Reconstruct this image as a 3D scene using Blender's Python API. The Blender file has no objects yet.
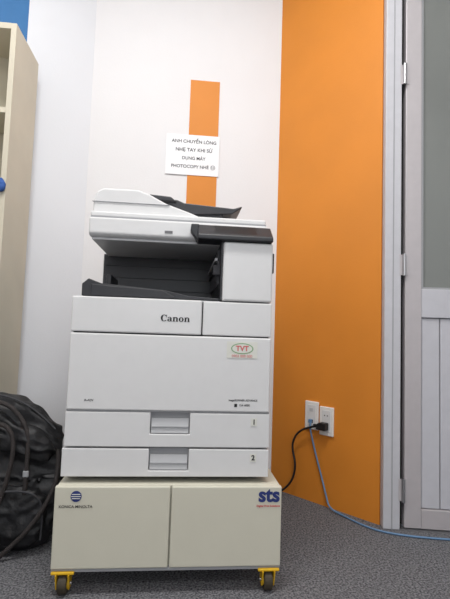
import bpy, bmesh, math
from mathutils import Vector, Matrix, noise

sc = bpy.context.scene
sc.view_settings.view_transform = 'Standard'
try: sc.view_settings.look = 'None'
except Exception: pass

def lin(c):
    c = c/255.0
    return c/12.92 if c <= 0.04045 else ((c+0.055)/1.055)**2.4

def mat(name, rgb, rough=0.5, metal=0.0, var=0.03, scale=30, bump=0.0, bscale=200, spec=0.5, coat=0.0, rgb2=None):
    m = bpy.data.materials.new(name); m.use_nodes = True
    nt = m.node_tree; b = nt.nodes['Principled BSDF']
    base = [lin(v) for v in rgb]
    tc = nt.nodes.new('ShaderNodeTexCoord')
    n = nt.nodes.new('ShaderNodeTexNoise'); n.inputs['Scale'].default_value = scale; n.inputs['Detail'].default_value = 4
    r = nt.nodes.new('ShaderNodeValToRGB')
    if rgb2: o = [lin(v) for v in rgb2]
    else: o = [max(0, v*(1-var*2)) for v in base]
    r.color_ramp.elements[0].color = (*o, 1); r.color_ramp.elements[1].color = (*base, 1)
    r.color_ramp.elements[0].position = 0.35; r.color_ramp.elements[1].position = 0.65
    nt.links.new(tc.outputs['Object'], n.inputs['Vector'])
    nt.links.new(n.outputs['Fac'], r.inputs['Fac']); nt.links.new(r.outputs['Color'], b.inputs['Base Color'])
    b.inputs['Roughness'].default_value = rough; b.inputs['Metallic'].default_value = metal
    b.inputs['Specular IOR Level'].default_value = spec
    b.inputs['Coat Weight'].default_value = coat
    if bump > 0:
        n2 = nt.nodes.new('ShaderNodeTexNoise'); n2.inputs['Scale'].default_value = bscale; n2.inputs['Detail'].default_value = 3
        bp = nt.nodes.new('ShaderNodeBump'); bp.inputs['Strength'].default_value = bump; bp.inputs['Distance'].default_value = 0.004
        nt.links.new(tc.outputs['Object'], n2.inputs['Vector'])
        nt.links.new(n2.outputs['Fac'], bp.inputs['Height']); nt.links.new(bp.outputs['Normal'], b.inputs['Normal'])
    return m

M = dict(
 white_wall = mat('paint_white', (226,225,226), 0.8, var=0.01, scale=3, bump=0.1, bscale=120),
 left_wall  = mat('paint_white_light_tint', (220,223,228), 0.8, var=0.01, scale=3, bump=0.1, bscale=120),  # same wall white, tinted; the angled face's different light put into the colour
 orange = mat('paint_orange', (214,132,40), 0.6, var=0.03, scale=4, bump=0.1, bscale=120),
 blue   = mat('paint_blue', (50,110,165), 0.7, var=0.02),
 ceil   = mat('ceiling_paint', (225,225,222), 0.9, var=0.01),
 carpet = mat('carpet_grey', (134,134,137), 0.95, scale=170, rgb2=(64,64,68), bump=1.0, bscale=260, spec=0.1),
 plastic= mat('copier_white', (211,211,211), 0.33, var=0.01),
 plastic2=mat('copier_grey', (184,185,187), 0.45, var=0.01),
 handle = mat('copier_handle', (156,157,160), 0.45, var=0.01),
 dark   = mat('copier_dark', (34,35,40), 0.45, var=0.08),
 darker = mat('copier_gap', (54,54,58), 0.7, var=0.05),
 ink    = mat('ink_black', (20,20,22), 0.6),
 inks   = mat('ink_sign', (60,60,64), 0.7),
 red    = mat('ink_red', (190,50,60), 0.6),
 redf   = mat('ink_red_faded', (200,95,95), 0.6),
 green  = mat('ink_green_faded', (130,165,125), 0.6),
 navy   = mat('ink_navy', (35,50,110), 0.6),
 inkg   = mat('ink_grey', (110,110,112), 0.6),
 sticker= mat('sticker_paper', (212,212,204), 0.5, var=0.02),
 paper  = mat('paper_white', (236,237,239), 0.6, var=0.01),
 screen = mat('screen_glass', (14,15,20), 0.3),
 cream  = mat('cabinet_cream', (200,197,181), 0.5, var=0.015, scale=8),
 yellow = mat('caster_yellow', (222,176,30), 0.4, var=0.05),
 rubber = mat('caster_rubber', (62,54,40), 0.7, var=0.1),
 steel  = mat('steel', (180,180,182), 0.3, metal=0.9),
 alu    = mat('door_aluminium', (182,177,179), 0.4, metal=0.1, var=0.02),
 alu2   = mat('door_frame_white', (192,192,197), 0.45, var=0.02),
 glass  = mat('frosted_glass', (122,125,122), 0.35, var=0.06, scale=2),
 panel  = mat('door_panel', (190,190,196), 0.45, var=0.02),
 gap    = mat('door_gap', (40,34,28), 0.9),
 wood   = mat('bookcase_laminate', (202,195,176), 0.5, var=0.03, scale=6),
 leather= mat('bag_leather', (28,28,31), 0.55, var=0.3, scale=20, bump=0.6, bscale=70),
 leather2=mat('bag_fabric', (50,44,43), 0.75, var=0.2, scale=60, bump=0.5, bscale=300),
 cableb = mat('cable_black', (20,20,22), 0.5),
 cablen = mat('cable_blue', (96,130,165), 0.5),
 socket = mat('socket_white', (226,224,220), 0.35, var=0.01),
 cloth  = mat('cloth_blue', (50,90,160), 0.8),
)

def empty(name, loc):
    e = bpy.data.objects.new(name, None); e.empty_display_size = 0.1
    e.location = loc; sc.collection.objects.link(e); return e

def add(name, me, m=None, parent=None):
    o = bpy.data.objects.new(name, me); sc.collection.objects.link(o)
    if m is not None: me.materials.append(m)
    return o

def finish(bm, name, m, parent, bevel=0, seg=2, T=None, smooth=False):
    bmesh.ops.recalc_face_normals(bm, faces=bm.faces[:])
    if bevel > 0:
        es = [e for e in bm.edges if len(e.link_faces) == 2 and e.calc_face_angle(0) > 0.35]
        bmesh.ops.bevel(bm, geom=es, offset=bevel, segments=seg, affect='EDGES', clamp_overlap=True, profile=0.5)
    if T is not None: bmesh.ops.transform(bm, matrix=T, verts=bm.verts[:])
    c = Vector((0,0,0))
    for v in bm.verts: c += v.co
    c /= max(1, len(bm.verts))
    for v in bm.verts: v.co -= c
    me = bpy.data.meshes.new(name); bm.to_mesh(me); bm.free()
    if smooth:
        for p in me.polygons: p.use_smooth = True
    o = add(name, me, m, None); o.location = c
    if parent is not None:
        o.parent = parent; o.matrix_parent_inverse = Matrix.Translation(parent.location).inverted()
    return o

def box(name, x0,x1,y0,y1,z0,z1, m, parent=None, bevel=0, seg=2, T=None):
    bm = bmesh.new()
    bmesh.ops.create_cube(bm, size=1)
    for v in bm.verts:
        v.co = Vector((x0 if v.co.x<0 else x1, y0 if v.co.y<0 else y1, z0 if v.co.z<0 else z1))
    return finish(bm, name, m, parent, bevel, seg, T)

def prism(name, pts, axis, a, b, m, parent=None, bevel=0, seg=2, T=None):
    bm = bmesh.new()
    def P(p, t):
        if axis == 'y': return (p[0], t, p[1])
        if axis == 'x': return (t, p[0], p[1])
        return (p[0], p[1], t)
    A = [bm.verts.new(P(p, a)) for p in pts]; B = [bm.verts.new(P(p, b)) for p in pts]
    bm.faces.new(A); bm.faces.new(B[::-1])
    n = len(pts)
    for i in range(n): bm.faces.new((A[i], A[(i+1)%n], B[(i+1)%n], B[i]))
    return finish(bm, name, m, parent, bevel, seg, T)

def cyl(name, c, r, L, axis, m, parent=None, seg=32, r2=None, bevel=0, T=None):
    bm = bmesh.new()
    bmesh.ops.create_cone(bm, cap_ends=True, segments=seg, radius1=r, radius2=r if r2 is None else r2, depth=L)
    R = Matrix.Identity(4)
    if axis == 'x': R = Matrix.Rotation(math.pi/2, 4, 'Y')
    if axis == 'y': R = Matrix.Rotation(-math.pi/2, 4, 'X')
    bmesh.ops.transform(bm, matrix=Matrix.Translation(c) @ R, verts=bm.verts[:])
    return finish(bm, name, m, parent, bevel, 2, T)

def ellipse(name, c, rx, rz, m, parent):
    bm = bmesh.new(); bmesh.ops.create_circle(bm, cap_ends=True, segments=40, radius=1)
    bmesh.ops.transform(bm, matrix=Matrix.Translation(c) @ Matrix.Rotation(math.pi/2,4,'X') @ Matrix.Diagonal((rx,rz,1,1)), verts=bm.verts[:])
    return finish(bm, name, m, parent)

def tube(name, pts, r, m, parent=None):
    cu = bpy.data.curves.new(name, 'CURVE'); cu.dimensions = '3D'
    cu.bevel_depth = r; cu.bevel_resolution = 4; cu.resolution_u = 12
    sp = cu.splines.new('NURBS'); sp.points.add(len(pts)-1)
    for p, q in zip(sp.points, pts): p.co = (*q, 1)
    sp.use_endpoint_u = True; sp.order_u = 3
    cu.use_fill_caps = True
    cu.materials.append(m)
    o = bpy.data.objects.new(name, cu); sc.collection.objects.link(o)
    if parent is not None:
        o.parent = parent; o.matrix_parent_inverse = Matrix.Translation(parent.location).inverted()
    return o

def text(name, s, width, loc, m, parent=None, align='CENTER', size=None, bold=0.0, spacing=1.0, shear=0.0):
    cu = bpy.data.curves.new(name, 'FONT'); cu.body = s; cu.size = 1.0
    cu.align_x = align; cu.align_y = 'CENTER'; cu.offset = bold; cu.space_line = spacing; cu.shear = shear
    cu.materials.append(m)
    o = bpy.data.objects.new(name, cu); sc.collection.objects.link(o)
    bpy.context.view_layer.update()
    k = size if size else width/max(o.dimensions.x, 1e-4)
    cu.size = k; cu.offset = bold*k; cu.extrude = 0.0002
    o.location = loc; o.rotation_euler = (math.pi/2, 0, 0)
    if parent is not None:
        o.parent = parent; o.matrix_parent_inverse = Matrix.Translation(parent.location).inverted()
    return o

def serif_word(name, word, x0, y, z0, h, m, parent):
    bm = bmesh.new()
    def ring(cx, cz, ro, ri, a0, a1, n=28):
        prev = None
        for i in range(n+1):
            a = math.radians(a0+(a1-a0)*i/n)
            vo = bm.verts.new((cx+ro[0]*math.cos(a), 0, cz+ro[1]*math.sin(a)))
            vi = bm.verts.new((cx+ri[0]*math.cos(a), 0, cz+ri[1]*math.sin(a)))
            if prev: bm.faces.new((prev[0], vo, vi, prev[1]))
            prev = (vo, vi)
    def bar(a, b, c, d):
        bm.faces.new([bm.verts.new(p) for p in ((a,0,c),(b,0,c),(b,0,d),(a,0,d))])
    x = 0.0
    for ch in word:
        n0 = len(bm.verts)
        if ch == 'C':
            ring(.37,.36,(.37,.375),(.165,.315),42,318); bar(.60,.67,.44,.73); adv = .72
        elif ch == 'o':
            ring(.27,.245,(.27,.26),(.095,.205),0,360); adv = .60
        elif ch == 'n':
            bar(.05,.225,0,.48); bar(0,.275,0,.05); bar(0,.20,.43,.48)
            ring(.34,.32,(.225,.18),(.055,.10),0,150); bar(.39,.565,0,.34); bar(.335,.615,0,.05); adv = .67
        elif ch == 'a':
            bar(.30,.47,.03,.36); ring(.25,.33,(.22,.175),(.07,.115),0,165); bar(.42,.55,0,.05)
            ring(.22,.14,(.22,.15),(.07,.09),60,330); adv = .58
        bm.verts.ensure_lookup_table()
        for v in bm.verts[n0:]: v.co.x += x
        x += adv
    for v in bm.verts: v.co = Vector((x0+v.co.x*h, y, z0+v.co.z*h))
    return finish(bm, name, m, parent)

# ------------------------------------------------ ROOM
H = 2.8
C0 = Vector((0.446, 2.12)); C1 = Vector((0.783, 1.705))
L0 = Vector((-0.464, 2.12)); L1 = Vector((-1.06, 1.795))
bl = Vector((-0.724, 1.978))
def wall(name, p, q, m, z0=0, z1=H, t=0.1):
    p = Vector(p); q = Vector(q); d = (q-p).normalized(); n = Vector((-d.y, d.x))
    return prism(name, [p, q, q+n*t, p+n*t], 'z', z0, z1, m)
box('floor', -1.2, 2.1, -2.6, 2.3, -0.06, 0, M['carpet'])
box('ceiling', -1.2, 2.1, -2.6, 2.3, H, H+0.08, M['ceil'])
wall('wall_back', L0, C0, M['white_wall'])
wall('wall_angled_right', C0, C1, M['orange'])
wall('wall_angled_left', bl, L0, M['left_wall'])
wall('wall_angled_left_blue', L1, bl, M['blue'])
wall('wall_left', (-1.06, -2.5), L1, M['white_wall'])
du = Vector((0.9845, -0.1755)); dn = Vector((0.1755, 0.9845))
DT = Matrix(((du.x, dn.x, 0, 0.859), (du.y, dn.y, 0, 1.659), (0,0,1,0), (0,0,0,1)))
def dl(u, v=0): return Vector((0.859,1.659)) + du*u + dn*v
wall('wall_front_right', dl(0.83), dl(1.15), M['white_wall'])
e2 = dl(1.15)
wall('wall_front_lintel', dl(-0.07), dl(0.83), M['white_wall'], 2.28, H)
wall('wall_right', e2, (e2.x, -2.5), M['white_wall'])
box('wall_rear_left', -1.16, -0.6, -2.6, -2.5, 0, H, M['white_wall'])
box('wall_rear_right', 1.4, 2.1, -2.6, -2.5, 0, H, M['white_wall'])
box('wall_rear_low', -0.6, 1.4, -2.6, -2.5, 0, 0.9, M['white_wall'])
box('wall_rear_high', -0.6, 1.4, -2.6, -2.5, 2.3, H, M['white_wall'])
w = empty('added_window_1', (0.4,-2.55,1.6))  # added window behind the camera, unseen, put in as a soft light source
for n_, a in dict(frame_left=(-0.6,-0.55,0.9,2.3), frame_right=(1.35,1.4,0.9,2.3), frame_bottom=(-0.55,1.35,0.9,0.95), frame_top=(-0.55,1.35,2.25,2.3), mullion=(0.375,0.425,0.95,2.25)).items():
    box(n_, a[0],a[1],-2.58,-2.52,a[2],a[3], M['alu2'], w)

box('trim_1', 0.002, 0.144, 2.117, 2.121, 0, 1.933, M['orange'])

sg = empty('paper_notice', (0.025, 2.115, 1.557))
box('sheet', -0.103, 0.152, 2.114, 2.1165, 1.458, 1.656, M['paper'], sg)
for i, (s_, wd) in enumerate((('ANH CHUYỂN LÒNG', .214), ('NHẸ TAY KHI SỬ', .176), ('DỤNG MÁY', .112), ('PHOTOCOPY NHÉ ☺', .210))):
    text('line_%d' % (i+1), s_, wd, (0.030, 2.1135, 1.622-0.041*i), M['inks'], sg, bold=0.014)

# ------------------------------------------------ DOOR
D = empty('door_1', (*dl(0.37), 1.1))
box('stile_left', 0.0, 0.062, 0, 0.04, 0.008, 2.22, M['alu'], D, 0.003, T=DT)
box('stile_right', 0.69, 0.75, 0, 0.04, 0.008, 2.22, M['alu'], D, 0.003, T=DT)
box('rail_bottom', 0.062, 0.69, 0, 0.04, 0.008, 0.078, M['alu'], D, 0.002, T=DT)
box('rail_mid', 0.062, 0.69, 0, 0.04, 0.795, 0.905, M['panel'], D, 0.002, T=DT)
box('rail_top', 0.062, 0.69, 0, 0.04, 2.15, 2.22, M['alu'], D, 0.002, T=DT)
box('glass_pane', 0.062, 0.69, 0.017, 0.023, 0.905, 2.15, M['glass'], D, T=DT)
box('bead_left', 0.062, 0.07, 0.006, 0.017, 0.905, 2.15, M['handle'], D, T=DT)
box('bead_bottom', 0.07, 0.69, 0.006, 0.017, 0.905, 0.913, M['handle'], D, T=DT)
box('panel_back', 0.062, 0.69, 0.02, 0.028, 0.078, 0.795, M['handle'], D, T=DT)
k = 0
u = 0.064
while u < 0.685:
    box('slat_%d' % k, u, min(u+0.068, 0.689), 0.008, 0.02, 0.08, 0.793, M['panel'], D, 0.004, T=DT); u += 0.0705; k += 1
cyl('knob_rose', (0.70, -0.004, 1.0), 0.026, 0.008, 'y', M['steel'], D, T=DT)
box('lever', 0.60, 0.71, -0.045, -0.033, 0.992, 1.008, M['steel'], D, 0.004, T=DT)
cyl('lever_stem', (0.70, -0.022, 1.0), 0.008, 0.036, 'y', M['steel'], D, T=DT)
for i, z in enumerate((0.146, 0.997, 1.767)):
    cyl('hinge_%d' % i, (-0.006, -0.008, z), 0.0065, 0.085, 'z', M['steel'], D, T=DT)
    box('hinge_leaf_%d' % i, -0.022, 0.012, -0.003, 0.0, z-0.04, z+0.04, M['alu'], D, T=DT)
F = empty('trim_2', (*dl(-0.04), 1.1))
box('post_left', -0.078, -0.016, -0.002, 0.10, 0, 2.28, M['alu2'], F, 0.003, T=DT)
box('post_groove', -0.048, -0.044, -0.0035, 0.0, 0, 2.28, M['handle'], F, T=DT)
box('gap_shade_strip', -0.016, 0.004, 0.045, 0.06, 0, 2.24, M['gap'], F, T=DT)  # dark strip behind the hinge gap; its shade put into the colour
box('post_right', 0.757, 0.83, -0.002, 0.10, 0, 2.28, M['alu2'], F, 0.003, T=DT)
box('post_top', -0.014, 0.757, -0.002, 0.10, 2.23, 2.28, M['alu2'], F, 0.003, T=DT)
box('threshold', -0.014, 0.757, 0.0, 0.10, 0.0, 0.005, M['steel'], F, T=DT)

# ------------------------------------------------ CABINET
cab = empty('copier_stand_cabinet', (-0.008, 1.6, 0.17))
box('carcass', -0.317, 0.300, 1.299, 1.94, 0.064, 0.285, M['cream'], cab, 0.003)
box('door_left', -0.319, -0.010, 1.28, 1.298, 0.070, 0.285, M['cream'], cab, 0.003)
box('door_right', -0.006, 0.302, 1.28, 1.298, 0.070, 0.285, M['cream'], cab, 0.003)
box('base_rail', -0.319, 0.302, 1.286, 1.30, 0.060, 0.068, M['handle'], cab, 0.001)
text('logo_letters', 'sts', 0.060, (0.266, 1.279, 0.262), M['navy'], cab, bold=0.035)
text('logo_tagline', 'Digital Print Solutions', 0.066, (0.264, 1.279, 0.233), M['red'], cab, bold=0.02)
cyl('logo_globe', (-0.262, 1.279, 0.260), 0.0145, 0.001, 'y', M['navy'], cab)
for i in range(3):
    box('logo_globe_band_%d' % i, -0.275+0.002*abs(i-1), -0.249-0.002*abs(i-1), 1.2775, 1.2785, 0.2545+0.0055*i-0.0008, 0.2545+0.0055*i+0.0008, M['sticker'], cab)
text('logo_maker', 'KONICA MINOLTA', 0.088, (-0.262, 1.279, 0.233), M['ink'], cab, bold=0.006)
for i, (x, y) in enumerate(((-0.287,1.296),(0.270,1.296),(-0.287,1.89),(0.270,1.89))):
    R_ = 0.027
    box('caster_plate_%d'%i, x-0.03, x+0.03, y-0.018, y+0.036, 0.0565, 0.0635, M['yellow'], cab, 0.002)
    for sgn, nm in ((-1,'a'),(1,'b')):
        xa, xb = sorted((x+sgn*0.0145, x+sgn*0.0185))
        prism('caster_fork_%s_%d'%(nm,i), [(y-0.022,0.057),(y+0.026,0.057),(y+0.016,0.014),(y-0.008,0.014)], 'x', xa, xb, M['yellow'], cab, 0.001)
    cyl('caster_wheel_%d'%i, (x, y+0.002, R_), R_, 0.024, 'x', M['rubber'], cab, bevel=0.004)
    cyl('caster_hub_%d'%i, (x, y+0.002, R_), 0.014, 0.028, 'x', M['yellow'], cab)
    cyl('caster_axle_%d'%i, (x, y+0.002, R_), 0.005, 0.044, 'x', M['steel'], cab)

# ------------------------------------------------ COPIER
cp = empty('photocopier', (-0.02, 1.6, 0.7))
XL, XR = -0.309, 0.266
box('chassis', XL+0.004, XR-0.004, 1.332, 1.93, 0.300, 0.800, M['darker'], cp)
box('side_left', XL, XL+0.006, 1.336, 1.93, 0.302, 0.803, M['plastic'], cp, 0.002)
box('side_right', XR-0.006, XR, 1.336, 1.93, 0.302, 0.803, M['plastic'], cp, 0.002)
for i,(x,y) in enumerate(((-0.27,1.38),(0.23,1.38),(-0.27,1.88),(0.23,1.88))):
    cyl('foot_%d'%i, (x,y,0.2925), 0.02, 0.015, 'z', M['dark'], cp)
hx0, hx1 = -0.075, 0.037
def drawer(name, z0, z1, x0):
    hz0 = z1-0.060
    prism(name, [(x0,z0),(XR+0.002,z0),(XR+0.002,z1),(hx1,z1),(hx1,hz0),(hx0,hz0),(hx0,z1),(x0,z1)], 'y', 1.310, 1.336, M['plastic'], cp, 0.0022)
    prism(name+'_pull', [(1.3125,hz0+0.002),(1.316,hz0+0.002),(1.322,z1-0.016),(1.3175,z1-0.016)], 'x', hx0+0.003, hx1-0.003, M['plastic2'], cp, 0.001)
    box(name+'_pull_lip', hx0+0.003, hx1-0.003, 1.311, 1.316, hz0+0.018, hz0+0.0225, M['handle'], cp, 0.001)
    box(name+'_pull_shade', hx0, hx1, 1.328, 1.334, hz0, z1, M['handle'], cp)  # back of the handle recess, toned darker as its shadow gap
    cx = 0.223; cz = z1-0.022
    box(name+'_label', cx-0.010, cx+0.008, 1.3085, 1.3098, cz-0.012, cz+0.010, M['sticker'], cp)
drawer('drawer_top', 0.384, 0.480, XL-0.001)
drawer('drawer_bottom', 0.302, 0.379, XL-0.005)
text('drawer_number_1', '1', None, (0.222,1.308,0.457), M['ink'], cp, size=0.020, bold=0.03)
text('drawer_number_2', '2', None, (0.222,1.308,0.356), M['ink'], cp, size=0.020, bold=0.03)
box('front_cover', XL, XR, 1.308, 1.336, 0.485, 0.700, M['plastic'], cp, 0.004)
box('cover_seam_strip', XL, XR, 1.314, 1.336, 0.4808, 0.4842, M['handle'], cp)
box('upper_panel_left', XL, 0.060, 1.308, 1.336, 0.7035, 0.804, M['plastic'], cp, 0.004)
box('upper_panel_right', 0.0635, XR, 1.310, 1.336, 0.7035, 0.802, M['plastic'], cp, 0.003)
box('deck', XL, XR, 1.336, 1.93, 0.796, 0.806, M['plastic2'], cp, 0.002)
box('tower', 0.118, XR, 1.310, 1.93, 0.806, 0.982, M['plastic'], cp, 0.006, 3)
box('tower_inner_skin', 0.112, 0.119, 1.325, 1.72, 0.808, 0.99, M['dark'], cp, 0.001)
for i in range(7):
    box('exit_rib_%d'%i, 0.104, 0.112, 1.36+0.05*i, 1.365+0.05*i, 0.86, 0.965, M['darker'], cp)
box('exit_slot', 0.100, 0.112, 1.36, 1.70, 0.905, 0.915, M['ink'], cp, 0.002)
box('exit_roller_bar', 0.096, 0.112, 1.36, 1.70, 0.93, 0.94, M['handle'], cp, 0.002)
box('exit_latch', 0.09, 0.112, 1.34, 1.352, 0.885, 0.915, M['darker'], cp, 0.002)
box('back_column', -0.300, 0.118, 1.72, 1.93, 0.806, 0.994, M['plastic'], cp, 0.003)
box('bay_back', -0.296, 0.112, 1.712, 1.7205, 0.807, 0.992, M['dark'], cp)
for i in range(3):
    box('bay_back_rib_%d'%i, -0.29, 0.11, 1.708, 1.713, 0.86+0.045*i, 0.862+0.045*i, M['darker'], cp)
prism('output_tray', [(-0.290,0.807),(-0.290,0.842),(-0.272,0.858),(-0.235,0.845),(-0.05,0.832),(0.02,0.818),(0.111,0.814),(0.111,0.807)], 'y', 1.335, 1.70, M['dark'], cp, 0.002)
prism('output_tray_lip', [(-0.262,0.806),(-0.262,0.842),(-0.20,0.838),(-0.06,0.832),(-0.02,0.812),(-0.02,0.806)], 'y', 1.322, 1.336, M['dark'], cp, 0.003)
box('output_stop', -0.24,-0.225,1.45,1.60,0.845,0.885, M['dark'], cp, 0.003)
prism('scanner_base', [(1.372,1.000),(1.385,0.992),(1.93,0.990),(1.93,1.050),(1.372,1.050)], 'x', -0.288, 0.258, M['plastic'], cp, 0.006, 3)
box('scanner_underside', -0.28, 0.12, 1.39, 1.71, 0.984, 0.992, M['plastic2'], cp, 0.002)
box('scanner_seam', -0.284, 0.254, 1.376, 1.92, 1.048, 1.0545, M['handle'], cp)
box('platen_lid', -0.288, 0.256, 1.385, 1.92, 1.053, 1.072, M['plastic'], cp, 0.006, 3)
prism('document_feeder', [(-0.286,1.070),(-0.284,1.112),(-0.276,1.139),(-0.255,1.151),(-0.150,1.151),(-0.118,1.141),(-0.06,1.112),(0.02,1.086),(0.06,1.070)], 'y', 1.405, 1.90, M['plastic'], cp, 0.006, 3)
box('feeder_seam', -0.2875, -0.05, 1.402, 1.41, 1.106, 1.1075, M['handle'], cp)
prism('feeder_tray', [(-0.150,1.160),(-0.135,1.172),(-0.03,1.172),(-0.005,1.162),(0.17,1.152),(0.200,1.162),(0.200,1.156),(0.165,1.132),(-0.02,1.118),(-0.11,1.140)], 'y', 1.56, 1.86, M['dark'], cp, 0.003)
prism('feeder_tray_guide', [(-0.14,1.15),(-0.12,1.168),(-0.05,1.164),(-0.03,1.148)], 'y', 1.50, 1.53, M['dark'], cp, 0.003)
prism('feeder_tray_foot', [(0.02,1.070),(0.10,1.070),(0.08,1.139),(0.04,1.134)], 'y', 1.62, 1.80, M['plastic2'], cp, 0.003)
prism('feeder_neck', [(-0.10,1.14),(0.0,1.128),(0.13,1.136),(0.15,1.10),(0.0,1.085),(-0.10,1.11)], 'y', 1.57, 1.85, M['dark'], cp, 0.003)
prism('control_panel', [(1.298,0.984),(1.298,0.998),(1.350,1.038),(1.44,1.044),(1.44,0.986)], 'x', 0.040, 0.264, M['dark'], cp, 0.004, 3)
prism('control_panel_wing', [(0.020,1.038),(0.044,1.038),(0.044,0.988),(0.038,0.990),(0.018,1.018)], 'y', 1.34, 1.44, M['dark'], cp, 0.003)
prism('touch_screen', [(1.3035,1.0005),(1.303,1.0015),(1.345,1.0365),(1.346,1.0355)], 'x', 0.09, 0.215, M['screen'], cp)
box('panel_base', 0.118, 0.262, 1.32, 1.93, 0.98, 0.992, M['dark'], cp)
box('side_grip', XR, XR+0.006, 1.322, 1.35, 0.895, 0.955, M['dark'], cp, 0.002)
box('scanner_badge', -0.060,-0.036,1.3705,1.372,1.010,1.018, M['inkg'], cp)
serif_word('brand_text', 'Canon', -0.058, 1.3072, 0.740, 0.0262, M['ink'], cp)
text('model_text', 'imageRUNNER ADVANCE', 0.084, (0.188, 1.3075, 0.519), M['ink'], cp, bold=0.015)
box('model_mark', 0.163, 0.171, 1.307, 1.308, 0.500, 0.509, M['ink'], cp)
text('model_number', 'DX 6000', 0.03, (0.193, 1.3075, 0.505), M['ink'], cp, bold=0.015)
text('series_text', 'iR-ADV', 0.026, (-0.248, 1.3075, 0.512), M['ink'], cp, bold=0.01)
box('sticker', 0.136, 0.226, 1.3068, 1.3082, 0.640, 0.688, M['sticker'], cp)
ellipse('sticker_oval', (0.181,1.3064,0.668), 0.033, 0.016, M['green'], cp)
ellipse('sticker_oval_inner', (0.181,1.3060,0.668), 0.0295, 0.013, M['sticker'], cp)
text('sticker_text', 'TVT', 0.038, (0.181,1.3055,0.668), M['redf'], cp, bold=0.03)
text('sticker_small', '0903 000 000', 0.06, (0.181,1.3064,0.646), M['redf'], cp, bold=0.0)

# ------------------------------------------------ SOCKETS AND CABLES
wd_ = (C1-C0).normalized(); wn = Vector((wd_.y, -wd_.x))
if wn.y > 0: wn = -wn
def WT(s, z):
    p = C0 + (C1-C0)*s
    return Matrix(((wd_.x, -wn.x, 0, p.x), (wd_.y, -wn.y, 0, p.y), (0,0,1,z), (0,0,0,1)))
def wp(s, off, z):
    p = C0 + (C1-C0)*s + wn*off
    return (p.x, p.y, z)
for k, (s, z) in enumerate(((0.420, 0.366), (0.560, 0.352))):
    T = WT(s, z)
    so = empty('wall_socket', T.translation)
    box('plate', -0.034, 0.034, -0.009, 0, -0.06, 0.06, M['socket'], so, 0.003, T=T)
    box('insert', -0.021, 0.021, -0.0105, -0.008, -0.045, 0.045, M['plastic'], so, 0.001, T=T)
    for j, zz in enumerate((-0.024, 0.024)):
        if k == 0:
            box('port_%d'%j, -0.009, 0.009, -0.0112, -0.0100, zz-0.007, zz+0.007, M['gap'] if j==0 else M['plastic2'], so, T=T)
        else:
            for q in (-0.007, 0.007):
                cyl('hole_%d_%d'%(j, int(q*1000)), (q, -0.0107, zz), 0.0025, 0.001, 'y', M['gap'], so, seg=12, T=T)
pc = empty('power_cable', wp(0.5, 0.03, 0.33))
T = WT(0.545, 0.332)
prism('plug', [(-0.024,-0.016),(0.022,-0.016),(0.022,0.016),(-0.010,0.016),(-0.024,0.006)], 'y', -0.040, -0.011, M['cableb'], pc, 0.004, T=T)
box('plug_neck', -0.044, -0.022, -0.032, -0.018, -0.010, 0.004, M['cableb'], pc, 0.003, T=T)
tube('cord', [wp(0.49,.026,.329), wp(0.43,.03,.318), wp(0.35,.03,.30), wp(0.285,.03,.265), wp(0.26,.03,.215), wp(0.305,.03,.15), wp(0.28,.03,.08), wp(0.21,.04,.03), (0.45,2.03,.006),(0.33,2.0,.006),(0.2,2.0,.006)], 0.0046, M['cableb'], pc)
nc = empty('network_cable', wp(0.5, 0.02, 0.25))
tube('lead', [wp(0.425,.011,.345), wp(0.43,.03,.33), wp(0.44,.02,.28), wp(0.47,.012,.21), wp(0.53,.012,.12), wp(0.585,.02,.05), wp(0.63,.035,.012), (0.675,1.775,.0045), (0.715,1.69,.0045), (0.765,1.635,.0045), (0.86,1.595,.0045), (0.99,1.568,.0045), (1.2,1.53,.0045), (1.5,1.45,.0045)], 0.0036, M['cablen'], nc)
box('connector', -0.006, 0.006, -0.024, -0.0105, -0.032, -0.018, M['cablen'], nc, 0.001, T=WT(0.420,0.368))

# ------------------------------------------------ BOOKCASE
bc = empty('bookcase', (-0.85, 1.8, 0.95))
bx1 = -0.657; bx0 = -0.98; by0 = 1.685; bz = 1.845
box('side_right', bx1-0.02, bx1, by0, 1.945, 0, bz, M['wood'], bc, 0.001)
box('side_left', bx0, bx0+0.02, by0, 1.79, 0, bz, M['wood'], bc, 0.001)
prism('top', [(bx0,by0),(bx1-0.02,by0),(bx1-0.02,1.945),(bx0,1.79)], 'z', bz-0.022, bz, M['wood'], bc)
prism('back', [(bx0+0.02,1.795),(bx1-0.02,1.945),(bx1-0.02,1.938),(bx0+0.02,1.788)], 'z', 0.02, bz-0.022, M['wood'], bc)
for i, z in enumerate((0.06, 0.42, 0.78, 1.14, 1.50)):
    prism('shelf_%d'%i, [(bx0+0.02,by0+0.005),(bx1-0.02,by0+0.005),(bx1-0.02,1.936),(bx0+0.02,1.786)], 'z', z, z+0.02, M['wood'], bc)

def blob(name, c, r, e, m, parent, amp=0.0, freq=6, shape=None, sub=5, seed=0):
    bm = bmesh.new(); bmesh.ops.create_icosphere(bm, subdivisions=sub, radius=1)
    for v in bm.verts:
        n = v.co.normalized()
        s = (abs(n.x)**e + abs(n.y)**e + abs(n.z)**e)**(-1.0/e)
        p = n*s
        q = Vector((p.x*r[0], p.y*r[1], p.z*r[2]))
        if amp:
            f = noise.noise(q*freq + Vector((seed,0,0)))
            w_ = q + Vector((noise.noise(q*5), noise.noise(q*5+Vector((9,2,4))), 0))*0.05
            g = 1-abs(noise.noise(Vector((w_.x*freq*1.2, w_.y*freq, w_.z*freq*2.2)) + Vector((seed+7,3,1))))*2.5
            q += n*(amp*(f*1.4 + 0.75*g))
        if shape: q = shape(q)
        v.co = q + Vector(c)
    if c[2] < 0.6:
        for v in bm.verts: v.co.z = max(v.co.z, 0.001)
    return finish(bm, name, m, parent, smooth=True)
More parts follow.
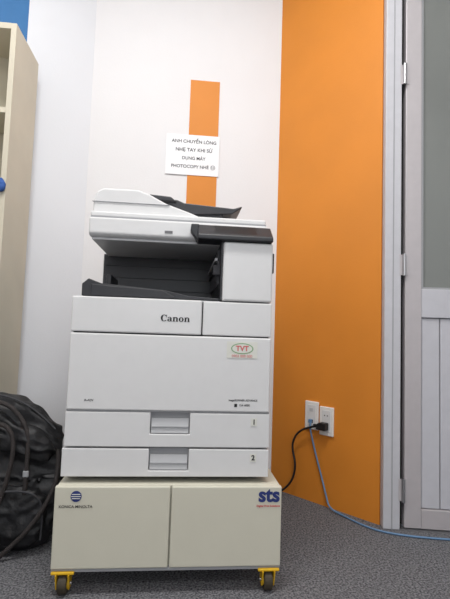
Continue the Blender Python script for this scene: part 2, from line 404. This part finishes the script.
blob('hanging_cloth_tag', (-0.672,1.674,1.222), (0.013,0.010,0.024), 2.5, M['cloth'], bc, 0.004, 30, sub=4)

# ------------------------------------------------ BAGS
bg = empty('leather_bag', (-0.57, 1.6, 0.2))
dy = 0.028
def shp(q):
    zz = (q.z+0.24)/0.48
    q.y *= 1.0-0.45*max(0,zz)
    q.x = q.x*(1.0-0.05*max(0,zz))
    if q.z > 0: q.z -= 0.36*max(0, q.x+0.03)*zz
    return q
def S(pts, dz=0.0): return [(a, b+dy, c+dz*min(1, c/0.3)) for a,b,c in pts]
blob('body', (-0.552,1.565+dy,0.235), (0.182,0.076,0.248), 3.6, M['leather'], bg, 0.015, 11, shp, 6)
blob('front_pocket', (-0.50,1.490+dy,0.12), (0.09,0.028,0.085), 3.5, M['leather'], bg, 0.008, 14, None, 5, 4)
blob('top_flap', (-0.545,1.525+dy,0.378), (0.145,0.04,0.05), 3.0, M['leather'], bg, 0.012, 14, lambda q: Vector((q.x, q.y, q.z-0.38*max(0,q.x+0.02))), 5, 6)
tube('handle_front', S([(-0.62,1.500,.33),(-0.615,1.485,.40),(-0.58,1.49,.445),(-0.52,1.495,.42),(-0.47,1.49,.35),(-0.465,1.48,.27),(-0.465,1.47,.17)],.03), 0.007, M['leather2'], bg)
tube('handle_rear', S([(-0.60,1.49,.30),(-0.59,1.472,.36),(-0.55,1.47,.385),(-0.51,1.472,.35),(-0.505,1.465,.27),(-0.53,1.455,.16),(-0.56,1.45,.08)],.025), 0.007, M['leather2'], bg)
tube('zip_line', S([(-0.70,1.54,.450),(-0.62,1.535,.460),(-0.53,1.533,.445),(-0.45,1.538,.395),(-0.40,1.54,.345)],.03), 0.003, M['darker'], bg)
tube('piping', S([(-0.58,1.458,.19),(-0.50,1.455,.208),(-0.42,1.465,.19),(-0.405,1.475,.12),(-0.41,1.475,.05)]), 0.0035, M['darker'], bg)
tube('shoulder_strap', S([(-0.385,1.53,.31),(-0.37,1.50,.24),(-0.395,1.47,.16),(-0.44,1.455,.09),(-0.49,1.445,.04),(-0.52,1.44,.012)]), 0.007, M['leather2'], bg)
box('buckle', -0.474,-0.456,1.468+dy,1.476+dy,0.240,0.260, M['handle'], bg, 0.003)
b2 = empty('laptop_bag', (-0.66, 1.41, 0.1))
blob('body', (-0.672,1.415,0.092), (0.13,0.034,0.09), 4, M['leather2'], b2, 0.005, 10, None, 5, 11)
tube('piping', [(-0.79,1.385,.15),(-0.70,1.381,.168),(-0.60,1.383,.155),(-0.562,1.388,.10),(-0.567,1.386,.04)], 0.004, M['leather'], b2)
tube('handle', [(-0.68,1.415,.175),(-0.66,1.40,.22),(-0.61,1.40,.22),(-0.59,1.415,.165)], 0.007, M['leather'], b2)

# ------------------------------------------------ LIGHTS
def area(name, loc, rot, sx, sy, p, col):
    l = bpy.data.lights.new(name, 'AREA'); l.shape='RECTANGLE'; l.size=sx; l.size_y=sy; l.energy=p; l.color=col
    o = bpy.data.objects.new(name, l); o.location=loc; o.rotation_euler=rot; sc.collection.objects.link(o); return o
for k, (x, y, p) in enumerate(((-0.1, 0.75, 42), (0.35, -1.3, 26))):
    f = empty('ceiling_light', (x, y, 2.77))
    box('housing', x-0.62, x+0.62, y-0.16, y+0.16, 2.765, 2.80, M['alu2'], f, 0.003)
    area('ceiling_lamp_light', (x, y, 2.755), (0,0,0), 1.2, 0.28, p, (1.0,0.985,0.965))
area('added_fill_light', (0.0, -2.5, 1.6), (math.radians(90),0,0), 1.0, 1.3, 20, (0.92,0.96,1.0))  # added soft fill from behind the camera, at the added window
wld = bpy.data.worlds.new('world'); sc.world = wld; wld.use_nodes = True
wld.node_tree.nodes['Background'].inputs[0].default_value = (0.75,0.85,1,1)
wld.node_tree.nodes['Background'].inputs[1].default_value = 0.4

# ------------------------------------------------ CAMERA
psi = math.radians(5.5); th = math.atan(0.072); r = 0.033
f = Vector((math.sin(psi)*math.cos(th), math.cos(psi)*math.cos(th), math.sin(th)))
r0 = Vector((math.cos(psi), -math.sin(psi), 0)); u0 = r0.cross(f)
R = r0*math.cos(r) + u0*math.sin(r); U = u0*math.cos(r) - r0*math.sin(r)
cam = bpy.data.cameras.new('camera'); cam.sensor_fit='HORIZONTAL'; cam.sensor_width=36; cam.lens=36; cam.clip_start=0.02
co = bpy.data.objects.new('camera', cam); sc.collection.objects.link(co)
mw = Matrix.Identity(4)
for i in range(3):
    mw[i][0]=R[i]; mw[i][1]=U[i]; mw[i][2]=-f[i]
mw[0][3], mw[1][3], mw[2][3] = 0, 0, 0.715
co.matrix_world = mw
sc.camera = co
